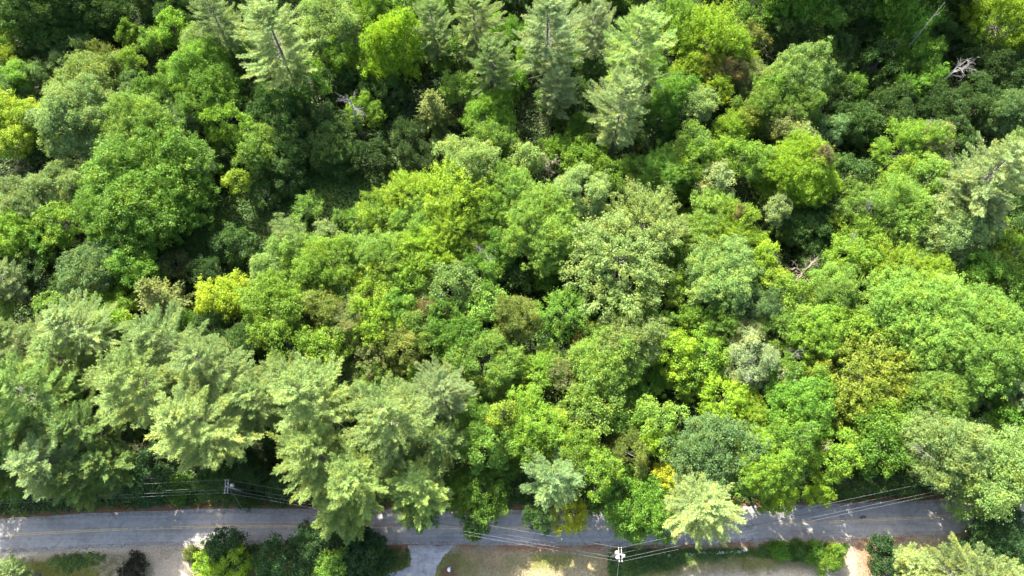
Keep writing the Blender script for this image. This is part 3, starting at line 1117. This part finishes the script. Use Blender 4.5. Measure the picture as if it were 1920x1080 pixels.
# ------------------------------------------------------------------ ground
def fbm(x, y, seed, scale, octaves=4):
    """smooth value noise, numpy"""
    r = np.random.default_rng(seed)
    g = r.uniform(0, 1, (256, 256))
    out = np.zeros_like(x)
    amp, tot = 1.0, 0
    fx, fy = x / scale + 100.3, y / scale + 57.1
    for o in range(octaves):
        xi, yi = np.floor(fx).astype(int), np.floor(fy).astype(int)
        u, v = fx - xi, fy - yi
        u, v = u * u * (3 - 2 * u), v * v * (3 - 2 * v)
        a = g[xi % 256, yi % 256] * (1 - u) + g[(xi + 1) % 256, yi % 256] * u
        b = g[xi % 256, (yi + 1) % 256] * (1 - u) + g[(xi + 1) % 256, (yi + 1) % 256] * u
        out += amp * (a * (1 - v) + b * v)
        tot += amp
        amp *= .55
        fx, fy = fx * 2.03 + 9.1, fy * 2.03 + 4.7
    return out / tot

def pxpoly(pts, n=None):
    return np.array([at(a, b)[:2] for a, b in pts])

TOP = [(-420, 1000), (-200, 984), (0, 972), (150, 963), (300, 957), (480, 953), (640, 954), (850, 958), (1060, 957), (1280, 954), (1440, 948), (1560, 944), (1680, 940), (1800, 934), (1920, 925), (2100, 905), (2400, 860)]
BOT = [(-420, 1072), (-200, 1053), (0, 1036), (120, 1032), (240, 1024), (480, 1020), (640, 1021), (850, 1022), (1060, 1024), (1280, 1020), (1440, 1015), (1560, 1014), (1680, 1008), (1800, 1000), (1920, 990), (2100, 970), (2400, 925)]
def smooth_line(pts, n=240):
    p = pxpoly(pts)
    x = np.linspace(p[0, 0], p[-1, 0], n)
    y = np.interp(x, p[:, 0], p[:, 1])
    ker = np.ones(17) / 17
    y = np.convolve(np.pad(y, 8, mode='edge'), ker, 'valid')
    return x, y
tx_, ty_ = smooth_line(TOP)
bx_, by_ = smooth_line(BOT)
def road_top(x):
    return np.interp(x, tx_, ty_)
def road_bot(x):
    return np.interp(x, bx_, by_)

def inside(poly, x, y):
    c = np.zeros(x.shape, bool)
    n = len(poly)
    for i in range(n):
        x1, y1 = poly[i]
        x2, y2 = poly[(i + 1) % n]
        k = ((y1 > y) != (y2 > y)) & (x < (x2 - x1) * (y - y1) / ((y2 - y1) if y2 != y1 else 1e-9) + x1)
        c ^= k
    return c

# one sheet, finer near the road, reaching far past everything
def axis(lo, hi, step, far):
    a = np.arange(lo, hi + step, step)
    out = [lo - far * (k / 12) ** 2 for k in range(12, 0, -1)]
    out2 = [a[-1] + far * (k / 12) ** 2 for k in range(1, 13)]
    return np.concatenate([out, a, out2])
gx = axis(-112, 112, .32, 900)
gy = np.concatenate([axis(-6, 18, .24, 900)[:-12], 18.2 + np.arange(0, 125, 2.5), 145 + 900 * (np.arange(1, 13) / 12) ** 2])
GX, GY = np.meshgrid(gx, gy, indexing='ij')
GZ = np.zeros_like(GX)
V = np.stack([GX, GY, GZ], -1).reshape(-1, 3)
ni, nj = GX.shape
I, J = np.meshgrid(np.arange(ni - 1), np.arange(nj - 1), indexing='ij')
Fq = np.stack([I * nj + J, (I + 1) * nj + J, (I + 1) * nj + J + 1, I * nj + J + 1], -1).reshape(-1, 4)

X, Y = GX.ravel(), GY.ravel()
n1 = fbm(X, Y, 1, 3.0)
n2 = fbm(X, Y, 2, 9.0)
n3 = fbm(X, Y, 3, 1.1)
jx, jy = X + (n1 - .5) * 2.2, Y + (n3 - .5) * 1.3
SAND, DRY, GREEN, RUST, FLOOR, MOSS = (np.array(c) for c in ((.245, .205, .152), (.165, .137, .074), (.055, .080, .018), (.125, .062, .034), (.016, .020, .008), (.09, .092, .022)))  # FLOOR is darkened to carry the shade of the canopy
C = np.tile(FLOOR, (len(X), 1)) * (.6 + .9 * n2)[:, None]
def lay(mask, c, vary=.5):
    m = np.clip(mask, 0, 1)[:, None]
    global C
    C = C * (1 - m) + (c * (1 - vary / 2 + vary * n1)[:, None]) * m
def soft(poly, wgt=1.0):
    p = pxpoly(poly)
    m = np.zeros(len(X))
    for k in range(9):
        a = k * 2.4
        rr = .28 * math.sqrt(k)
        m += inside(p, jx + rr * math.cos(a), jy + rr * math.sin(a))
    return m / 9 * wgt
near_side = Y < road_bot(X) + .2
lay(near_side * 1.0, DRY)
lay(near_side * np.clip((n2 - .5) * 6, 0, 1) * .75, MOSS)
lay(near_side * np.clip((n1 - .58) * 7, 0, 1) * .5, GREEN)
# far verge: moss and fallen needles beside the asphalt
e = Y - road_top(X)
lay(((e > -.3) & (e < 3.2)) * np.clip(1.4 - e / 2.6, 0, 1), MOSS * .8)
lay(((e > -.3)) * np.clip(1.25 - e / (.8 + 1.6 * n2), 0, 1) * np.clip((n2 - .3) * 4 + .35, 0, 1), RUST)
# near verge
e2 = road_bot(X) - Y
lay((e2 > -.3) * np.clip(1.3 - e2 / 1.3, 0, 1) * .9, SAND * .8)
lay((e2 > -.3) * np.clip(1.2 - e2 / 1.1, 0, 1) * (X > -30) * np.clip((n1 - .35) * 5, 0, 1), RUST * 1.15)
lay((e2 > -.3) * np.clip(1.2 - e2 / 2.2, 0, 1) * (X < -54), SAND)
lay(soft([(-300, 1060), (0, 1052), (120, 1048), (200, 1042), (255, 1050), (285, 1095), (-300, 1200)]), MOSS * .8)
lay(soft([(180, 1036), (265, 1040), (275, 1078), (190, 1110)]) * np.clip(n3 * 2 - .4, 0, 1), SAND * .8)
lay(soft([(85, 1052), (160, 1038), (200, 1046), (120, 1070)]), GREEN * 1.2)
lay(soft([(262, 1016), (420, 1014), (390, 1035), (365, 1060), (345, 1130), (292, 1130), (285, 1060), (262, 1040)]), SAND, .3)
lay(soft([(420, 1022), (700, 1024), (745, 1030), (772, 1045), (764, 1064), (720, 1078), (420, 1100)]), MOSS * .75)
lay(soft([(640, 1020), (760, 1022), (770, 1034), (700, 1034)]) * .8, RUST)
lay(soft([(860, 1030), (920, 1024), (960, 1034), (930, 1058), (880, 1050)]) * .7, np.array([.24, .165, .09]))  # sun patch on the verge, painted as lighter warm ground
lay(soft([(820, 1100), (835, 1062), (858, 1058), (862, 1100)]) * .8, np.array([.09, .045, .03]))
lay(soft([(1140, 1032), (1190, 1030), (1190, 1100), (1140, 1100)]) * .9, GREEN * .6)
lay(soft([(1180, 1034), (1310, 1028), (1400, 1030), (1400, 1048), (1300, 1060), (1180, 1080)]) * .85, GREEN * .8)
lay(soft([(1190, 1090), (1330, 1074), (1500, 1068), (1580, 1054), (1640, 1120), (1100, 1140)]), SAND, .3)
lay(soft([(1540, 1012), (1620, 1010), (1624, 1040), (1628, 1120), (1560, 1120), (1570, 1045)]), SAND * .92, .35)
lay(soft([(1598, 1016), (1640, 1010), (1650, 1110), (1610, 1110)]) * .6, RUST * 1.3)
lay(soft([(960, 1068), (1100, 1066), (1120, 1110), (940, 1110)]) * .4, SAND)

m, n = mat('ground')
at_ = N(n, 'ShaderNodeAttribute', attribute_name='soil')
tc = N(n, 'ShaderNodeTexCoord')
f1 = noise(n, 3.2, 6, .75, tc.outputs['Object'])
f2 = noise(n, 14, 3, .7, tc.outputs['Object'])
t1 = ramp(n, f1, (.28, (.52, .54, .50)), (.5, (1, 1, 1)), (.74, (1.45, 1.38, 1.3)))
t2 = ramp(n, f2, (.3, (.68, .68, .68)), (.7, (1.28, 1.28, 1.25)))
c = mixrgb(n, 'MULTIPLY', 1.0, at_.outputs['Color'], t1)
c = mixrgb(n, 'MULTIPLY', 1.0, c, t2)
p = N(n, 'ShaderNodeBsdfPrincipled')
p.inputs['Roughness'].default_value = .95
p.inputs['Specular IOR Level'].default_value = .1
bmp = N(n, 'ShaderNodeBump')
bmp.inputs['Strength'].default_value = .5
bmp.inputs['Distance'].default_value = .08
n.links.new(f2, bmp.inputs['Height'])
n.links.new(bmp.outputs[0], p.inputs['Normal'])
n.links.new(c, p.inputs['Base Color'])
o = N(n, 'ShaderNodeOutputMaterial')
n.links.new(p.outputs[0], o.inputs[0])
gm = mesh_from('ground', V, Fq, m)
a = gm.attributes.new('soil', 'FLOAT_COLOR', 'POINT')
cc = np.ones((len(X), 4), np.float32)
cc[:, :3] = C
a.data.foreach_set('color', cc.ravel())
g = bpy.data.objects.new('ground', gm)
COL.objects.link(g)
tag(g, 'forest floor, dry grass and sandy soil', None, kind='structure')

# ------------------------------------------------------------------ road
def asphalt(name, dark, light, stain=.5):
    m, n = mat(name)
    tc = N(n, 'ShaderNodeTexCoord')
    co = tc.outputs['Object']
    a1 = noise(n, .35, 5, .6, co, (.25, 1.2, 1))
    a2 = noise(n, 9, 4, .7, co)
    a3 = noise(n, 1.2, 4, .6, co)
    c = ramp(n, a1, (.3, dark), (.7, light))
    c = mixrgb(n, 'MULTIPLY', 1.0, c, ramp(n, a2, (.3, (.8, .8, .8)), (.7, (1.2, 1.2, 1.2))))
    c = mixrgb(n, 'MULTIPLY', stain, c, ramp(n, a3, (.35, (.75, .75, .76)), (.6, (1.1, 1.1, 1.1))))
    a4 = noise(n, 1.0, 3, .6, co, (.03, 1.9, 1))
    c = mixrgb(n, 'MULTIPLY', .8, c, ramp(n, a4, (.3, (.82, .82, .83)), (.7, (1.14, 1.14, 1.13))))
    a5 = noise(n, .22, 2, .5, co)
    c = mixrgb(n, 'MULTIPLY', .7, c, ramp(n, a5, (.40, (.80, .80, .81)), (.46, (1.05, 1.05, 1.05))))
    # hairline cracks, sealed dark
    vo = N(n, 'ShaderNodeTexVoronoi', feature='DISTANCE_TO_EDGE')
    vo.inputs['Scale'].default_value = .35
    mp = N(n, 'ShaderNodeMapping')
    mp.inputs['Scale'].default_value = (.55, 1.3, 1)
    wob = N(n, 'ShaderNodeTexNoise')
    wob.inputs['Scale'].default_value = 1.4
    n.links.new(co, wob.inputs['Vector'])
    ad = mixrgb(n, 'ADD', .5, co, wob.outputs['Color'])
    n.links.new(ad, mp.inputs[0])
    n.links.new(mp.outputs[0], vo.inputs['Vector'])
    cr = ramp(n, vo.outputs['Distance'], (.0, (.35, .35, .35)), (.016, (1, 1, 1)))
    c = mixrgb(n, 'MULTIPLY', .5, c, cr)
    p = N(n, 'ShaderNodeBsdfPrincipled')
    n.links.new(c, p.inputs['Base Color'])
    p.inputs['Roughness'].default_value = .85
    o = N(n, 'ShaderNodeOutputMaterial')
    n.links.new(p.outputs[0], o.inputs[0])
    return m

nr = 420
xs = np.linspace(-150, 150, nr)
r_ = np.random.default_rng(5)
et = np.convolve(r_.normal(size=nr + 6), np.ones(7) / 7, 'valid') * .16
eb = np.convolve(r_.normal(size=nr + 6), np.ones(7) / 7, 'valid') * .16
rows = []
for k, u in enumerate(np.linspace(0, 1, 9)):
    yy = (road_bot(xs) + eb) * (1 - u) + (road_top(xs) + et) * u
    rows.append(np.stack([xs, yy, .03 + .06 * (1 - (2 * u - 1) ** 2) + 0 * xs], 1))
RV = np.stack(rows, 1).reshape(-1, 3)
I, J = np.meshgrid(np.arange(nr - 1), np.arange(8), indexing='ij')
RF = np.stack([I * 9 + J, (I + 1) * 9 + J, (I + 1) * 9 + J + 1, I * 9 + J + 1], -1).reshape(-1, 4)
o = bpy.data.objects.new('road', mesh_from('road', RV, RF, asphalt('asphalt', (.138, .129, .116), (.188, .177, .160)), smooth=True))
COL.objects.link(o)
tag(o, 'worn grey asphalt road curving past the wood', None, kind='structure')

# faded yellow double centre line: worn paint, real gaps
m, n = mat('worn_yellow_paint')
tc = N(n, 'ShaderNodeTexCoord')
wf = noise(n, 2.2, 5, .8, tc.outputs['Object'])
c = ramp(n, wf, (.36, (.14, .135, .125)), (.55, (.40, .27, .09)))
p = N(n, 'ShaderNodeBsdfPrincipled')
n.links.new(c, p.inputs['Base Color'])
p.inputs['Roughness'].default_value = .8
o = N(n, 'ShaderNodeOutputMaterial')
n.links.new(p.outputs[0], o.inputs[0])
LV, LF = [], []
wear = fbm(xs, xs * 0 + 3, 21, 9)
for off in (-.13, .13):
    yc = (road_bot(xs) * .5 + road_top(xs) * .5) + off
    b0 = len(LV)
    for i in range(nr):
        LV += [(xs[i], yc[i] - .055, .095), (xs[i], yc[i] + .055, .095)]
    for i in range(nr - 1):
        if wear[i] > .33 + (.06 if off > 0 else 0):
            q = b0 + i * 2
            LF.append((q, q + 2, q + 3, q + 1))
o = bpy.data.objects.new('road_marking', mesh_from('road_marking', LV, LF, m))
COL.objects.link(o)
tag(o, 'faded yellow centre line on the road', None, kind='structure')

def sheet(name, pts, z, material, label, sub=6):
    """flat paved sheet with a slightly ragged edge"""
    p = pxpoly(pts)
    out = []
    r = np.random.default_rng(len(pts))
    for i in range(len(p)):
        a_, b_ = p[i], p[(i + 1) % len(p)]
        for k in range(sub):
            out.append(a_ + (b_ - a_) * k / sub + (r.normal(size=2) * .07 if k else 0))
    me = bpy.data.meshes.new(name)
    me.from_pydata([(q[0], q[1], z) for q in out], [], [list(range(len(out)))])
    me.materials.append(material)
    o = bpy.data.objects.new(name, me)
    COL.objects.link(o)
    tag(o, label, None, kind='structure')
    return o
sheet('driveway', [(764, 1022.5), (768, 1034), (772, 1046), (768, 1062), (750, 1070), (728, 1076), (700, 1095), (690, 1130), (812, 1130), (815, 1080), (820, 1062), (830, 1044), (845, 1030), (852, 1023)],
      .02, asphalt('old_asphalt', (.17, .163, .156), (.26, .25, .24), .8), 'pale worn asphalt driveway joining the road')
sheet('road_patch', [(1611, 1006 - 37), (1617, 966), (1625, 968), (1622, 972), (1613, 973)], .092, asphalt('fresh_patch', (.035, .035, .037), (.05, .05, .052)), 'small dark repair patch in the road', 3)

# ------------------------------------------------------------------ undergrowth and grass (uncountable)
r = np.random.default_rng(31)
ncl = 42000
ux = r.uniform(-135, 135, ncl)
uy = r.uniform(8, 138, ncl)
keep = uy > road_top(ux) + 1.4 + 1.2 * r.uniform(0, 1, ncl) ** 2
ux, uy = ux[keep], uy[keep]
d = uy - road_top(ux)
# a thick band along the edge of the wood
nb_ = 5200
bx = r.uniform(-120, 120, nb_)
bd = .7 + 5.5 * r.uniform(0, 1, nb_) ** 1.1
ux = np.concatenate([ux, bx])
uy = np.concatenate([uy, road_top(bx) + bd])
# the open clearing is knee-deep in green
cpx, cpy = r.uniform(350, 770, 9000), r.uniform(290, 490, 9000)
ck = ((cpx - 430) / 110) ** 2 + ((cpy - 435) / 60) ** 2 < 1
ck |= ((cpx - 630) / 140) ** 2 + ((cpy - 345) / 65) ** 2 < 1
cxy = np.array([at(a_, b_)[:2] for a_, b_ in zip(cpx[ck], cpy[ck])])
nclear = len(cxy)
ux = np.concatenate([ux, cxy[:, 0]])
uy = np.concatenate([uy, cxy[:, 1]])
d = uy - road_top(ux)
n_a = fbm(ux, uy, 41, 11)
n_b = fbm(ux, uy, 42, 3)
hgt = np.where(d < 6, .15 + d * .22, .6 + 3.2 * np.clip(n_a - .25, 0, 1)) * r.uniform(.5, 1.25, len(ux))
hgt[-nclear:] = r.uniform(.4, 1.6, nclear)
per = 14
idx = np.repeat(np.arange(len(ux)), per)
nn = len(idx)
q = rnd_dirs(r, nn)
q[:, 2] = np.abs(q[:, 2])
cr = np.clip(.35 + hgt * .35, .3, 1.0)
P = np.stack([ux, uy, hgt * .55], 1)[idx] + q * cr[idx][:, None] * np.array([1.15, 1.15, .75])
P[:, 2] = np.maximum(P[:, 2], .08)
base = np.array([(.026, .054, .011), (.036, .080, .014), (.046, .086, .014), (.030, .060, .018), (.09, .06, .022)])  # undergrowth greens darkened to stand in for canopy shade
ci = np.clip((n_b * 6 + r.normal(size=len(ux)) * .8).astype(int) % 4, 0, 4)
ci[-nclear:] = r.integers(1, 3, nclear)
ci[(d < 1.6) & (r.uniform(0, 1, len(ux)) < .35)] = 4
v, f = leaf_quads(P, unit(q * .5 + np.array([0, 0, .7]) + rnd_dirs(r, nn) * .5), rnd_dirs(r, nn), .42 * r.uniform(.6, 1.3, nn), .28 * r.uniform(.6, 1.3, nn))
o = bpy.data.objects.new('undergrowth', mesh_from('undergrowth', v, f, M_UNDER, np.clip(r.normal(.5, .2, nn), 0, 1), base[ci][idx]))
COL.objects.link(o)
tag(o, 'low green undergrowth covering the floor of the wood', 'undergrowth', kind='stuff')

# grass: blades on the near side where the soil is not sand
ng = 60000
gxp = r.uniform(-100, 100, ng)
gyp = r.uniform(-6, 9, ng)
ok = gyp < road_bot(gxp) - .45
gxp, gyp = gxp[ok], gyp[ok]
gi = np.clip(np.searchsorted(gx, gxp), 0, ni - 1)
gj = np.clip(np.searchsorted(gy, gyp), 0, nj - 1)
sc_ = C.reshape(ni, nj, 3)[gi, gj]
bare = sc_[:, 2] > .15
drive = inside(pxpoly([(764, 1015), (768, 1034), (772, 1046), (768, 1062), (728, 1076), (690, 1130), (812, 1130), (820, 1062), (845, 1030), (852, 1015)]), gxp, gyp)
ok = (~bare | (r.uniform(0, 1, len(gxp)) < .04)) & ~drive
gxp, gyp, sc_ = gxp[ok], gyp[ok], sc_[ok]
nn = len(gxp)
q = rnd_dirs(r, nn)
D = unit(np.stack([q[:, 0], q[:, 1], .5 + .6 * r.uniform(0, 1, nn)], 1))
v, f = leaf_quads(np.stack([gxp, gyp, np.full(nn, .08)], 1), unit(np.stack([q[:, 1], -q[:, 0], .9 + 0 * gxp], 1)), D, r.uniform(.18, .42, nn), r.uniform(.03, .08, nn))
o = bpy.data.objects.new('grass', mesh_from('grass', v, f, M_UNDER, np.clip(r.normal(.5, .22, nn), 0, 1), np.clip(sc_ * r.uniform(.8, 1.5, (nn, 1)), 0, 1)))
COL.objects.link(o)
tag(o, 'dry patchy grass on the near side of the road', 'grass', kind='stuff')

# fallen leaves, needles and grit along the pavement edges
nl = 9000
lx = r.uniform(-100, 100, nl)
wh = r.uniform(0, 1, nl) < .5
off = np.abs(r.normal(size=nl)) * .55 - .75
ly = np.where(wh, road_top(lx) + off, road_bot(lx) - off - .1)
q = rnd_dirs(r, nl)
v, f = leaf_quads(np.stack([lx, ly, np.full(nl, .075)], 1), unit(np.stack([q[:, 1] * .25, q[:, 0] * .25, 1 + 0 * lx], 1)), q, r.uniform(.08, .24, nl), r.uniform(.05, .14, nl))
tn = np.array([(.15, .08, .035), (.10, .075, .04), (.20, .17, .11), (.06, .08, .02)])[r.integers(0, 4, nl)]
o = bpy.data.objects.new('leaf_litter', mesh_from('leaf_litter', v, f, M_UNDER, r.uniform(.2, .9, nl), tn))
COL.objects.link(o)
tag(o, 'fallen leaves and grit along both road edges', 'litter', kind='stuff')

# low weeds in strips on the near side
wpx, wpy = [], []
for poly, cnt in (([(1142, 1034), (1192, 1030), (1310, 1030), (1395, 1030), (1400, 1036), (1300, 1046), (1260, 1062), (1190, 1076), (1142, 1085)], 2300), ([(1395, 1036), (1440, 1024), (1590, 1020), (1570, 1046), (1440, 1046)], 1500),
                  ([(85, 1052), (160, 1036), (215, 1046), (120, 1075)], 350), ([(640, 1024), (765, 1028), (768, 1060), (640, 1075)], 420)):
    pp_ = pxpoly(poly)
    lo, hi = pp_.min(0), pp_.max(0)
    qx, qy = r.uniform(lo[0], hi[0], cnt), r.uniform(lo[1], hi[1], cnt)
    k_ = inside(pp_, qx + r.normal(size=cnt) * .3, qy + r.normal(size=cnt) * .3) & (qy < road_bot(qx) - .5)
    wpx.append(qx[k_])
    wpy.append(qy[k_])
wpx, wpy = np.concatenate(wpx), np.concatenate(wpy)
per = 16
idx = np.repeat(np.arange(len(wpx)), per)
nn = len(idx)
q = rnd_dirs(r, nn)
q[:, 2] = np.abs(q[:, 2])
hh = (.15 + .55 * fbm(wpx, wpy, 61, 1.6))[idx]
P = np.stack([wpx[idx] + q[:, 0] * .3, wpy[idx] + q[:, 1] * .3, .05 + q[:, 2] * hh], 1)
tn = np.array([(.040, .082, .016), (.056, .108, .019), (.030, .064, .015)])[r.integers(0, 3, len(wpx))][idx]
v, f = leaf_quads(P, unit(q * .5 + np.array([0, 0, .8]) + rnd_dirs(r, nn) * .5), rnd_dirs(r, nn), r.uniform(.12, .24, nn), r.uniform(.08, .16, nn))
o = bpy.data.objects.new('weeds', mesh_from('weeds', v, f, M_UNDER, np.clip(r.normal(.5, .2, nn), 0, 1), tn))
COL.objects.link(o)
tag(o, 'strips of low green weeds beside the near road edge', 'weeds', kind='stuff')

# ------------------------------------------------------------------ poles and wires
def box(bm_v, bm_f, c, s, rz=0.0):
    cx, cy, cz = c
    b0 = len(bm_v)
    ca, sa = math.cos(rz), math.sin(rz)
    for dx in (-.5, .5):
        for dy in (-.5, .5):
            for dz in (-.5, .5):
                x, y = dx * s[0], dy * s[1]
                bm_v.append((cx + x * ca - y * sa, cy + x * sa + y * ca, cz + dz * s[2]))
    for q in ((0, 1, 3, 2), (4, 6, 7, 5), (0, 4, 5, 1), (2, 3, 7, 6), (0, 2, 6, 4), (1, 5, 7, 3)):
        bm_f.append(tuple(b0 + i for i in q))

def bevel_mesh(name, v, f, material, wdt=.02):
    import bmesh
    me = bpy.data.meshes.new(name)
    me.from_pydata(v, [], f)
    b = bmesh.new()
    b.from_mesh(me)
    bmesh.ops.bevel(b, geom=b.edges[:], offset=wdt, segments=1, affect='EDGES')
    b.to_mesh(me)
    b.free()
    me.materials.append(material)
    return me

def lathe(name, prof, material, k=14):
    """prof: (radius, z) from bottom to top, closed by small end radii"""
    t = Tubes()
    ang = np.arange(k) / k * 2 * np.pi
    v = [[(rr * math.cos(a), rr * math.sin(a), z) for a in ang] for rr, z in prof]
    V = np.array(v).reshape(-1, 3)
    n_ = len(prof)
    I, J = np.meshgrid(np.arange(n_ - 1), np.arange(k), indexing='ij')
    Fq = np.stack([I * k + J, I * k + (J + 1) % k, (I + 1) * k + (J + 1) % k, (I + 1) * k + J], -1).reshape(-1, 4)
    return mesh_from(name, V, Fq, material, smooth=True)

HP = 10.4
POLES = []
can = lathe('transformer', [(.001, 0), (.26, 0), (.29, .06), (.29, .82), (.25, .90), (.12, .94), (.001, .96)], M_CAN)
bush_ = lathe('bushing', [(.001, 0), (.05, 0), (.075, .05), (.045, .1), (.075, .15), (.03, .24), (.001, .25)], M_PORC, 8)
ins = lathe('insulator', [(.001, 0), (.06, 0), (.11, .06), (.06, .11), (.10, .17), (.04, .24), (.001, .25)], M_PORC, 8)
pole_me = lathe('pole', [(.19, 0), (.17, 4), (.14, 8), (.12, HP), (.001, HP + .02)], M_POLE, 10)
def pole(px, py, rz, label, cans):
    x, y, _ = at(px, py, HP - .5)
    root = empty('utility_pole', (x, y, 0))
    root.rotation_euler = (0, 0, rz)
    tag(root, label, 'utility pole', 'utility poles beside the road')
    child('pole', pole_me, root)
    for sx in (-.22, .22):
        v, f = [], []
        box(v, f, (sx, 0, HP - .5), (.12, 2.3, .14))
        arm = child('crossarm', bevel_mesh('crossarm', v, f, M_ARM), root)
        for sy in (-1.05, -.55, 1.05):
            c_ = child('insulator', ins, arm)
            c_.location = (sx, sy, HP - .44)
    for (cx, cy, cz) in cans:
        c_ = child('transformer', can, root)
        c_.location = (cx, cy, cz)
        b_ = child('bushing', bush_, c_)
        b_.location = (0.08, 0.06, .9)
    POLES.append((x, y, rz))
    return root
pole(425, 912, .10, 'wooden pole with double crossarms standing against the wood beside pines', [(.62, .2, HP - 1.7)])
pole(1163, 1040, 0.0, 'wooden pole with double crossarms and a pale transformer on dry grass', [(-.50, .32, HP - 1.4), (-.42, -.42, HP - 1.6), (.55, -.18, HP - 1.5)])
pole(1800, 905, .3, 'wooden pole hidden under the great grey dome at the road bend', [])
pole(-520, 955, 0.0, 'wooden pole farther along the wires beyond the silvery pine', [])

def wire(a_, b_, sag, rad, material, label, name='power_wire', cat='wire', group='wires along the road'):
    a_, b_ = np.array(a_), np.array(b_)
    u = np.linspace(0, 1, 25)[:, None]
    pts = a_ * (1 - u) + b_ * u
    pts[:, 2] -= sag * 4 * (u * (1 - u))[:, 0]
    t = Tubes()
    t.add(pts, np.full(25, rad), 6)
    o = bpy.data.objects.new(name, t.mesh(name, material))
    COL.objects.link(o)
    tag(o, label, cat, group)
def pt(i, sy, z):
    x, y, rz = POLES[i]
    return (x - sy * math.sin(rz), y + sy * math.cos(rz), z)
SPANS = [(3, 0, 'running behind the silvery pine to the first pole'), (0, 1, 'between the first and second poles across the road'), (1, 2, 'from the second pole to the road bend')]
for i, j, where in SPANS:
    for sy, nm in ((1.05, 'forest-side wire'), (-.55, 'middle wire'), (-1.05, 'near-side wire')):
        wire(pt(i, sy, HP - .2), pt(j, sy, HP - .2), .9, .012, M_WIRE, f'pale {nm} {where}')
    wire(pt(i, .15, 7.2), pt(j, .15, 7.2), .8, .03, M_CABLE, f'thick black cable {where}', 'telephone_cable', 'cable')
x1, y1, _ = POLES[1]
wire((x1 - .1, y1 - .3, HP - .6), (x1 - 1.2, y1 - 9, 6.0), .2, .02, M_WIRE, 'pale service wire dropping from the second pole toward the viewer', 'service_wire')
x0, y0, _ = POLES[0]
gx_, gy_, _ = at(505, 1035, 6)
wire((x0 + .3, y0 - .2, HP - .8), (gx_, gy_, 6.0), .3, .016, M_WIRE, 'thin service wire slanting over the road from the first pole', 'service_wire')

# ------------------------------------------------------------------ small things on the near side
def blob(rad, seed, sq=.7, k=12):
    r = np.random.default_rng(seed)
    V, Fq = [], []
    nl = 7
    for i in range(nl):
        th = math.pi * (i + .02) / (nl - .96)
        for j in range(k):
            a = j / k * 6.283
            d = np.array([math.sin(th) * math.cos(a), math.sin(th) * math.sin(a), math.cos(th) * sq])
            V.append(d * rad)
    V = np.array(V)
    h = fbm(V[:, 0] / rad * 2 + seed, V[:, 1] / rad * 2 + V[:, 2] / rad, seed, 1.0)
    V *= (.72 + .55 * h)[:, None]
    for i in range(nl - 1):
        for j in range(k):
            Fq.append((i * k + j, (i + 1) * k + j, (i + 1) * k + (j + 1) % k, i * k + (j + 1) % k))
    return V, np.array(Fq)

vs, fs, b0 = [], [], 0
r = np.random.default_rng(77)
for px in np.arange(1236, 1405, 3.6):
    py = 1042 - (px - 1236) * .055 + r.normal() * 1.2
    if px < 1268 and r.uniform() < .5:
        continue
    x, y, _ = at(px, py)
    V_, F_ = blob(r.uniform(.14, .34), int(px * 10))
    vs.append(V_ + np.array([x, y, .12]))
    fs.append(F_ + b0)
    b0 += len(V_)
o = bpy.data.objects.new('stone_wall', mesh_from('stone_wall', np.concatenate(vs), np.concatenate(fs), M_STONE))
COL.objects.link(o)
tag(o, 'tumbled low wall of pale field stones between green strips', 'stone wall')

for px, py, rad, lab in ((501.5, 1022.5, .24, 'pale round stone at the road edge between the dark near trees'),
                         (1247, 1041, .26, 'pale stone lying loose in green weeds beside the second pole'),
                         (1266, 1045, .24, 'whitish stone just before the low stone wall begins')):
    x, y, _ = at(px, py)
    V_, F_ = blob(rad, int(px))
    o = bpy.data.objects.new('field_stone', mesh_from('field_stone', V_, F_, M_STONE, smooth=True))
    o.location = (x, y, rad * .4)
    COL.objects.link(o)
    tag(o, lab, 'stone', 'loose field stones')

# white rounded lawn ornament with a raised tip, on a brown bare patch
x, y, _ = at(842, 1068)
root = empty('lawn_ornament', (x, y, 0))
tag(root, 'small white rounded lawn ornament with thin raised tip beside paved driveway', 'ornament')
V_, F_ = blob(.30, 9, .8)
V_[:, 1] *= 1.35
V_[:, 2] += .30
child('body', mesh_from('body', V_, F_, M_WHITE, smooth=True), root)
t = Tubes()
t.add([(.12, .1, .45), (.2, .32, .62), (.24, .5, .72)], [.07, .05, .03], 7)
child('tip', t.mesh('tip', M_WHITE), root)
t = Tubes()
t.add([(0, 0, 0), (0, 0, .3)], [.05, .05], 6)
child('post', t.mesh('post', M_POLE), root)

# driftwood stick on the grass by the driveway
x, y, _ = at(834, 1052)
t = Tubes()
t.add([(-.28, -.25, .08), (0, .02, .10), (.3, .26, .09)], [.03, .04, .02], 5)
o = bpy.data.objects.new('fallen_stick', t.mesh('fallen_stick', M_DEAD))
o.location = (x, y, 0)
COL.objects.link(o)
tag(o, 'pale fallen stick on the grass by the driveway corner', 'stick')
